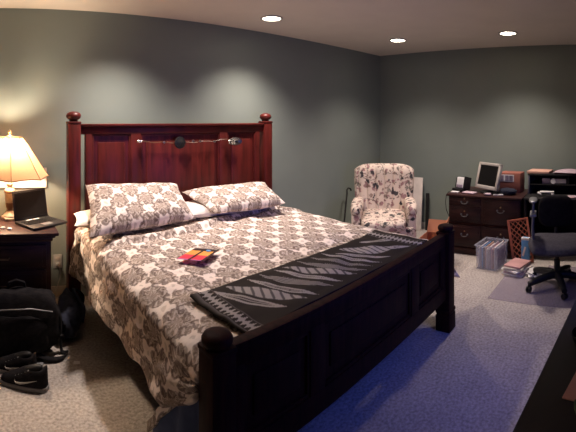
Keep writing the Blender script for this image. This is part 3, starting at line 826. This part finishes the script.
# label printer / phone holder
ph = thing('desktop_printer', 'small white and black desktop printer on the credenza by its left end', 'printer', W(1.475, .52, ZT), RW + R(-22))
ph.scale = (.88, .88, .95)
B().span(-.10, .07, -.09, .08, 0, .03, .006).build('tray', 'black', ph)
B().box((0, .01, .09), (.135, .10, .135), .012, (R(-14), 0, 0), seg=3).build('body', 'white', ph)
B().box((-.078, .02, .085), (.02, .11, .12), .008, (R(-14), 0, 0)).box((.078, .02, .095), (.022, .13, .15), .008, (R(-14), 0, 0)).build('side_panel', 'black', ph)
B().box((0, -.052, .06), (.10, .006, .035), .002, (R(-14), 0, 0)).build('slot', 'ink', ph)

# monitor
mo = thing('computer_monitor', 'beige-framed flat computer monitor standing turned on the credenza', 'monitor', W(1.83, .60, ZT), R(-119))
B().blob((0, .02, .012), (.22, .18, .028), p=3).build('base', 'black', mo)
B().box((0, .045, .07), (.06, .035, .12), .008, (R(-8), 0, 0)).build('stand', 'black', mo)
tl = R(-15)
bz_ = B()
Wm, Hm = .36, .29
fr = Matrix.Translation((0, 0, .195)) @ Matrix.Scale(1.04, 4) @ Matrix.Rotation(tl, 4, 'X')
for q in (((0, 0, Hm / 2 - .016), (Wm, .035, .032)), ((0, 0, -Hm / 2 + .02), (Wm, .035, .04)), ((-Wm / 2 + .018, 0, 0), (.036, .035, Hm)), ((Wm / 2 - .018, 0, 0), (.036, .035, Hm))): bz_.box(q[0], q[1], .006)
bz_.box((0, .028, 0), (Wm * .8, .04, Hm * .8), .012)
bz_.bm.transform(fr); bz_.build('bezel', 'beige', mo)
sb = B().box((0, -.006, .003), (Wm - .066, .012, Hm - .066), 0); sb.bm.transform(fr); sb.build('screen', 'screen', mo)

pb = thing('cardboard_box', 'red-brown cardboard box with a white label on the credenza beside the monitor', 'box', W(2.055, .42, ZT), RW + R(-4))
B().span(-.12, .13, -.08, .10, 0, .225, .003).build('body', 'card2', pb)
lb = B().span(-.115, .055, -.083, -.080, .125, .205, 0).build('label', 'white', pb)
q = B()
for k in range(3): q.span(-.105 + .055 * k, -.070 + .055 * k, -.0845, -.083, .135, .195, 0)
for k in range(4): q.span(-.02, .045, -.0845, -.083, .136 + k * .016, .142 + k * .016, 0)
q.build('print', 'ink', lb)
dk = B().blob((0, 0, .035), (.20, .13, .07), p=3, jit=.1).build('black_pouch', 'navy', loc=W(2.06, .62, ZT)); dk.rotation_euler = (0, 0, RW); tag(dk, 'dark rounded pouch in front of the labelled cardboard box', 'pouch')
for k, (s__, d__, w__, l__, r__, m__, nm, lab) in enumerate(((1.45, .68, .09, .06, 4, 'white', 'folded_paper', 'folded white paper at the left corner of the credenza'),
        (1.62, .66, .15, .10, -10, 'mauve', 'loose_papers', 'mauve papers lying on the credenza in front of the printer'),
        (1.97, .70, .11, .05, 12, 'white', 'white_remote', 'small white remote lying in front of the monitor'))):
    q = B().box((0, 0, .006 + .001), (w__, l__, .012), .004).build(nm, m__, loc=W(s__, d__, ZT)); q.rotation_euler = (0, 0, RW + R(r__))
    tag(q, lab, ('paper', 'paper', 'remote')[k])
ms = B().blob((0, 0, .014), (.055, .08, .028), p=2.3).build('computer_mouse', 'mauve', loc=W(1.86, .73, ZT)); tag(ms, 'pale computer mouse at the front edge of the credenza', 'mouse')

cbl = B().tube([W(1.39, .69, .672), W(1.372, .69, .668), W(1.345, .69, .63), W(1.335, .69, .55), W(1.345, .69, .46), W(1.365, .66, .38), W(1.372, .60, .20), W(1.37, .55, .02)], .004, 8).build('power_cable', 'black')
tag(cbl, 'thin black cable hanging off the left end of the credenza', 'cable')

# ------------------------------------------------------------------ desk with hutch
dkx = thing('computer_desk', 'black computer desk with low open hutch beside the credenza', 'desk', W(2.80, .75), RW)
D0, D1 = -.535, .60
B().span(D0, D1, 0, .62, .635, .66, .005).build('desktop', 'black', dkx)
for xa in (D0, D1 - .03): B().span(xa, xa + .03, .02, .60, 0, .635, .004).build('side_panel', 'black', dkx)
B().span(D0 + .03, D1 - .03, .57, .59, .10, .635, .002).build('back_panel', 'black', dkx)
hu = B()
HZ = .890
hu.span(D0, D1, .24, .58, HZ - .02, HZ, .004).span(D0 + .02, D1 - .02, .56, .578, .66, HZ - .02, 0)
hu.span(-.08, -.062, .25, .57, .775, HZ - .02, .002).span(D0 + .02, D1 - .02, .25, .57, .762, .775, .002)
ht = hu.build('hutch', 'black', dkx)
B().span(D0, D0 + .022, .24, .58, .66, HZ - .02, .003).build('hutch_side', 'grey', ht)
B().span(D1 - .022, D1, .24, .58, .66, HZ - .02, .003).build('hutch_side', 'grey', ht)
def atdesk(s_, d_, z_): return W(s_, d_, z_)
def small(nm, lab, cat, s_, d_, z_, dims, mat, rz=0, bev=.003, grp=None):
    q = B().box((0, 0, dims[2] / 2), dims, bev).build(nm, mat, loc=W(s_, d_, z_)); q.rotation_euler = (0, 0, RW + rz); tag(q, lab, cat, grp); return q
small('document_folder', 'thick tan folder on top of the hutch by its left end', 'folder', 2.39, .38, HZ + .0005, (.26, .22, .028), 'tan', R(-6))
small('document_folder', 'thin maroon folder under the loose papers on the hutch', 'folder', 2.69, .36, HZ + .0005, (.26, .22, .014), 'darkred', R(4))
pp = B().grid(lambda u, v: Vector(((u - .5) * .27, (v - .5) * .22, .004 + .02 * math.sin(u * 3) * v)), 14, 10).build('loose_papers', 'mauve', loc=W(2.70, .40, HZ + .016)); pp.rotation_euler = (0, 0, RW + R(-10)); pp.modifiers.new('t', 'SOLIDIFY').thickness = .004
tag(pp, 'curling pale papers on top of the hutch', 'paper')
small('index_card', 'pale lilac card propped in the upper shelf of the hutch', 'card', 2.47, .46, .7755, (.09, .006, .062), 'mauve')
tp = thing('label_roll', 'white roll in a black holder on the upper shelf of the hutch', 'paper roll', W(2.64, .46, .7755), RW)
B().box((0, 0, .035), (.19, .05, .07), .006).build('holder', 'black', tp)
B().box((-.005, -.026, .035), (.13, .01, .05), .004).build('label_strip', 'white', tp)
B().lathe([(.030, -.01), (.032, 0), (.030, .01)], (-.085, -.03, .035), 20, mt=rot).build('roll', 'white', tp)
# white keyboard-tray like printer on the desktop
pr = thing('paper_tray', 'bright white angled paper tray on the desk under the hutch', 'tray', W(2.50, .60, .6605), RW)
B().box((0, 0, .045), (.16, .05, .018), .005).box((.065, 0, .022), (.03, .05, .044), .006).box((-.08, -.01, .030), (.05, .05, .012), .004, (0, R(28), 0)).build('body', 'white', pr)
small('notebook', 'closed grey notebook on the desk near the tray', 'notebook', 2.82, .66, .6605, (.16, .12, .018), 'mauve', R(8))
small('storage_box', 'brown storage box under the desk behind the office chair', 'box', 2.52, .42, .0, (.24, .25, .16), 'card2', R(0), .004)
small('storage_box', 'mauve-grey storage box under the desk at the frame edge', 'box', 2.86, .42, .0, (.26, .25, .15), 'mauve', R(3), .004)

# ------------------------------------------------------------------ file bin, magazines, lattice, blue bag
fbn = thing('file_bin', 'clear plastic file bin packed with folders on the carpet before the credenza', 'file bin', (3.905, 1.33, 0), RW + R(-6))
w_, d_, h_ = .23, .27, .235
b_ = B()
for sx in (-1, 1): b_.box((sx * w_ / 2, 0, h_ / 2), (.006, d_, h_), .002, (0, sx * R(2.5), 0))
for sy in (-1, 1): b_.box((0, sy * d_ / 2, h_ / 2), (w_, .006, h_), .002, (sy * R(-2.5), 0, 0))
b_.box((0, 0, .004), (w_, d_, .006), .001)
b_.build('shell', 'bin', fbn)
b_ = B()
ww, dd = w_ / 2 + .010, d_ / 2 + .010
for sy in (-1, 1): b_.box((0, sy * dd, h_), (2 * ww + .014, .016, .014), .004)
for sx in (-1, 1): b_.box((sx * ww, 0, h_), (.016, 2 * dd, .014), .004)
b_.build('rim', 'bin', fbn)
random.seed(3)
cm = ['tan', 'mauve', 'white', 'black', 'beige', 'card', 'bluepl', 'white', 'pink', 'ink']
for k in range(12):
    x_ = -.095 + k * .0172
    hh = .19 + random.random() * .03
    q = B().box((0, 0, hh / 2), (.0105, .235, hh), .002).build('file_folder', cm[(k * 7 + 2) % 10]); lc_ = Matrix.Rotation(fbn.rotation_euler.z, 4, 'Z') @ Vector((x_, 0, 0))
    q.location = (fbn.location.x + lc_.x, fbn.location.y + lc_.y, .008); q.rotation_euler = (0, 0, fbn.rotation_euler.z)
    tag(q, 'upright paper file folder packed in the clear bin', 'folder', 'file folders in the clear bin')
# magazines in a pile
random.seed(5)
z_ = 0
mags = [('white', 'white magazine at the bottom of the pile beside the clear bin'), ('mauve', 'mauve magazine second from the bottom of the floor pile'), ('white', 'white magazine in the middle of the floor pile'), ('beige', 'beige catalogue second from the top of the floor pile'), ('pink', 'pink-covered magazine on top of the floor pile')]
for k, (m__, lab) in enumerate(mags):
    hh = .018 + .004 * (k % 2)
    q = B().box((0, 0, hh / 2), (.22 - .01 * k, .28 - .012 * k, hh), .006).build('magazine', m__, loc=(3.83 - .012 * k + .015 * math.sin(k * 2), 1.035 + .012 * math.sin(k * 3), z_)); q.rotation_euler = (0, 0, RW + R(-14 + 13 * math.sin(k * 2.4)))
    tag(q, lab, 'magazine', 'magazines piled beside the clear bin'); z_ += hh + .0005
pbg = B().blob((0, 0, .03), (.16, .14, .06), p=2.2, jit=.5, n=30).build('plastic_bag', 'white', loc=(3.76, .845, .001)); tag(pbg, 'crumpled white plastic bag on the carpet beside the magazine pile', 'plastic bag')
# wooden lattice
lt = thing('wooden_lattice', 'reddish wooden lattice panel leaning on the desk behind the magazines', 'lattice', (4.05, 1.03, 0), RW + R(14))
lb_ = B(); LW, LH = .20, .46
lb_.box((-LW / 2, 0, LH / 2), (.028, .02, LH), .004).box((LW / 2, 0, LH / 2), (.024, .02, LH), .004).box((0, 0, LH - .012), (LW, .02, .024), .004).box((0, 0, .014), (LW, .02, .024), .004)
lb_.bm.transform(Matrix.Rotation(R(-11), 4, 'X') @ Matrix.Rotation(R(-8), 4, 'Y')); lb_.build('frame', 'lattice', lt)
lb_ = B()
for k in range(-3, 9):
    for sg in (-1, 1):
        z0 = k * .06; x0_, x1_ = -LW / 2, LW / 2; za, zb_ = (z0, z0 + LW * 1.1) if sg > 0 else (z0 + LW * 1.1, z0)
        # clip to frame
        P0, P1 = Vector((x0_, sg * .004, za)), Vector((x1_, sg * .004, zb_)); d = P1 - P0; ta, tb_ = 0, 1
        for lo_, hi_ in ((.02, LH - .02),):
            if abs(d.z) > 1e-6:
                a, b = sorted(((lo_ - P0.z) / d.z, (hi_ - P0.z) / d.z)); ta = max(ta, a); tb_ = min(tb_, b)
        if tb_ - ta > .08: lb_.tube([P0 + d * ta, P0 + d * tb_], .006, 6)
lb_.bm.transform(Matrix.Rotation(R(-11), 4, 'X') @ Matrix.Rotation(R(-8), 4, 'Y')); lb_.build('slats', 'lattice', lt)
bg = thing('blue_package', 'blue and white paper package standing behind the magazine pile', 'package', (3.975, .99, 0), RW + R(-5))
B().box((0, 0, .15), (.085, .05, .30), .012, seg=3).build('body', 'bluepl', bg)
B().box((0, 0, .285), (.09, .054, .03), .010).build('white_top', 'white', bg)
B().box((-.01, -.026, .16), (.02, .004, .10), .001, (0, R(16), 0)).build('white_print', 'white', bg)

# chair mat
mtc = B().poly([(3.17, 1.12), (3.67, 1.12), (3.67, .76), (4.05, .76), (4.05, -.25), (3.14, -.25)], .001, .005).build('chair_mat', 'mat', smooth=False)
tag(mtc, 'translucent vinyl chair mat on the carpet under the office chair', 'chair mat')

# ------------------------------------------------------------------ office chair
oc = thing('office_chair', 'charcoal office chair with five-star base standing on the chair mat', 'office chair', (3.56, .595, .005), R(-78))
# star base
fl = B().lathe([(.045, .075), (.048, .10), (.036, .125), (.030, .14)], n=20)
for k in range(5):
    a = R(-90 + 10 + 72 * k)
    ca, sa = math.cos(a), math.sin(a)
    fl.tube([(0, 0, .105), (.10 * ca, .10 * sa, .105), (.22 * ca, .22 * sa, .085), (.285 * ca, .285 * sa, .070)], [.036, .034, .030, .024], 10)
fl.build('star_base', 'black', oc)
for k in range(5):
    a = R(-90 + 10 + 72 * k); ca, sa = math.cos(a), math.sin(a)
    mtw = Matrix.Rotation(a + R(40), 4, 'Z') @ rot
    B().lathe([(0, -.022), (.022, -.022), (.026, -.018), (.026, -.006), (.012, -.005), (.012, .005), (.026, .006), (.026, .018), (.022, .022), (0, .022)], (.285 * ca, .285 * sa, .0265), 18, mt=mtw).tube([(.285 * ca, .285 * sa, .03), (.285 * ca, .285 * sa, .07)], .008, 8).build('caster', 'black', oc)
B().lathe([(.028, .12), (.028, .24), (.018, .245), (.018, .315)], n=18).build('gas_column', 'black', oc)
B().box((0, 0, .318), (.20, .24, .030), .010).build('seat_mechanism', 'black', oc)
B().tube([(.09, -.02, .318), (.22, -.04, .312), (.25, -.04, .312)], .006, 8).build('lever', 'black', oc)
def seat(u, v, top=True):
    a, b = 2 * u - 1, 2 * v - 1
    r = 1 - (abs(a) ** 4 + abs(b) ** 4)
    sx, sy = a * math.sqrt(1 - b * b * .28), b * math.sqrt(1 - a * a * .28)
    e_ = (max(0, 1 - a ** 6) * max(0, 1 - b ** 6)) ** .5
    z = .372 + (.045 if top else -.045) * e_ + (.012 * (a * a) if top else 0) * e_ - (.035 * max(0, -b - .3) ** 1.5) + (.0)
    return Vector((sx * .26, sy * .25 - .01, z + .015))
sb_ = B().grid(lambda u, v: seat(u, v, True), 32, 32).grid(lambda u, v: seat(u, v, False), 32, 32)
bmesh.ops.remove_doubles(sb_.bm, verts=sb_.bm.verts, dist=.002); bmesh.ops.recalc_face_normals(sb_.bm, faces=sb_.bm.faces)
sb_.build('seat', 'charcoal', oc)
bk_ = B().blob((0, .245, .62), (.34, .07, .30), (R(-8), 0, 0), 3.4, n=36)
bk_.build('backrest', 'blackf', oc)
B().tube([(0, .08, .32), (0, .24, .33), (0, .285, .42), (0, .285, .60)], .016, 10).build('back_support', 'black', oc)
for sg in (-1, 1):
    ar = B().blob((sg * .215, -.01, .775), (.075, .22, .028), p=3.2, n=24).build('armrest', 'grey', oc)
    B().box((sg * .215, .02, .71), (.022, .035, .12), .005).build('arm_post', 'grey', ar)
    B().box((sg * .215, .02, .645), (.06, .20, .022), .008).tube([(sg * .215, -.03, .64), (sg * .222, -.06, .50), (sg * .20, -.03, .35), (sg * .08, 0, .325)], .012, 8).tube([(sg * .215, .05, .64), (sg * .222, .10, .50), (sg * .20, .06, .35), (sg * .08, .03, .325)], .012, 8).build('arm_bracket', 'grey', ar)

# ------------------------------------------------------------------ black dresser beside the camera
ds = thing('low_dresser', 'black dresser seen from above at the lower right edge', 'dresser', (1.55, -.09, 0), R(-5))
B().span(-.88, .98, -.27, .27, .06, .72, .006).span(-.86, .96, -.26, .25, 0, .06, .004).build('body', 'black', ds)
B().span(-.90, 1.0, -.29, .30, .72, .75, .006).build('top', 'black', ds)
for xa in (-.86, -.25, .37):
    for z0, z1 in ((.08, .28), (.30, .49), (.51, .70)):
        dr = B().span(xa, xa + .59, .268, .286, z0, z1, .005).build('drawer', 'black', ds)
        B().tube([(xa + .22, .286, (z0 + z1) / 2), (xa + .23, .305, (z0 + z1) / 2), (xa + .36, .305, (z0 + z1) / 2), (xa + .37, .286, (z0 + z1) / 2)], .005, 8).build('handle', 'silver', dr)
q = B().box((0, 0, .002), (.15, .11, .004), .001).build('paper_note', 'pink', loc=(1.125, .095, .7505)); q.rotation_euler = (0, 0, R(-12)); tag(q, 'pinkish paper note on the black dresser', 'paper')
gp = B().box((0, 0, .015), (.10, .08, .03), .008).build('green_case', 'green', loc=(.995, .075, .7505)); gp.rotation_euler = (0, 0, R(20)); tag(gp, 'small dark green case on the dresser at the lower right corner', 'case')
bw = B().lathe([(.03, 0), (.045, .01), (.055, .04), (.052, .042), (.042, .014), (0, .008)], n=28).build('black_bowl', 'black', loc=(1.33, .12, .7505)); tag(bw, 'round black bowl on the dresser beyond the pinkish note', 'bowl')

tv = thing('added_tv', 'added black TV, unseen, on the far part of the dresser for the blue glow', 'added_tv', (2.02, -.02, .7505), R(-5))  # TV added out of view as a guessed source of the blue glow
B().box((0, .03, .41), (1.05, .05, .62), .008).build('casing', 'black', tv)
B().span(-.5, .5, .054, .058, .125, .695, 0).build('screen', emat('added_glow_screen', (.10, .16, .8), .6), tv)
B().box((0, 0, .06), (.10, .04, .10), .006).box((0, .02, .008), (.40, .20, .014), .005).build('stand', 'black', tv)

# ------------------------------------------------------------------ camera, world, colour
cam = bpy.data.cameras.new('camera'); co_ = bpy.data.objects.new('camera', cam); col.objects.link(co_)
F, XC, H0 = 400.0, 5.0, 120.0
cam.type = 'PANO'; cam.panorama_type = 'CENTRAL_CYLINDRICAL'
half_u = 288 / F
cam.central_cylindrical_range_u_min = -half_u; cam.central_cylindrical_range_u_max = half_u
cam.central_cylindrical_range_v_min = -(432 - H0) / F; cam.central_cylindrical_range_v_max = H0 / F
cam.central_cylindrical_radius = 1.0
cam.clip_start = .05
co_.location = (0, 0, 1.5); co_.rotation_euler = (R(90), 0, -(288 + XC) / F)
sc.camera = co_
w = bpy.data.worlds.new('world'); sc.world = w; w.use_nodes = True
w.node_tree.nodes['Background'].inputs[0].default_value = (.30, .40, 1, 1); w.node_tree.nodes['Background'].inputs[1].default_value = .02
sc.view_settings.view_transform = 'Standard'; sc.view_settings.look = 'None'; sc.view_settings.gamma = 1; sc.view_settings.exposure = .68
sc.view_settings.use_curve_mapping = False
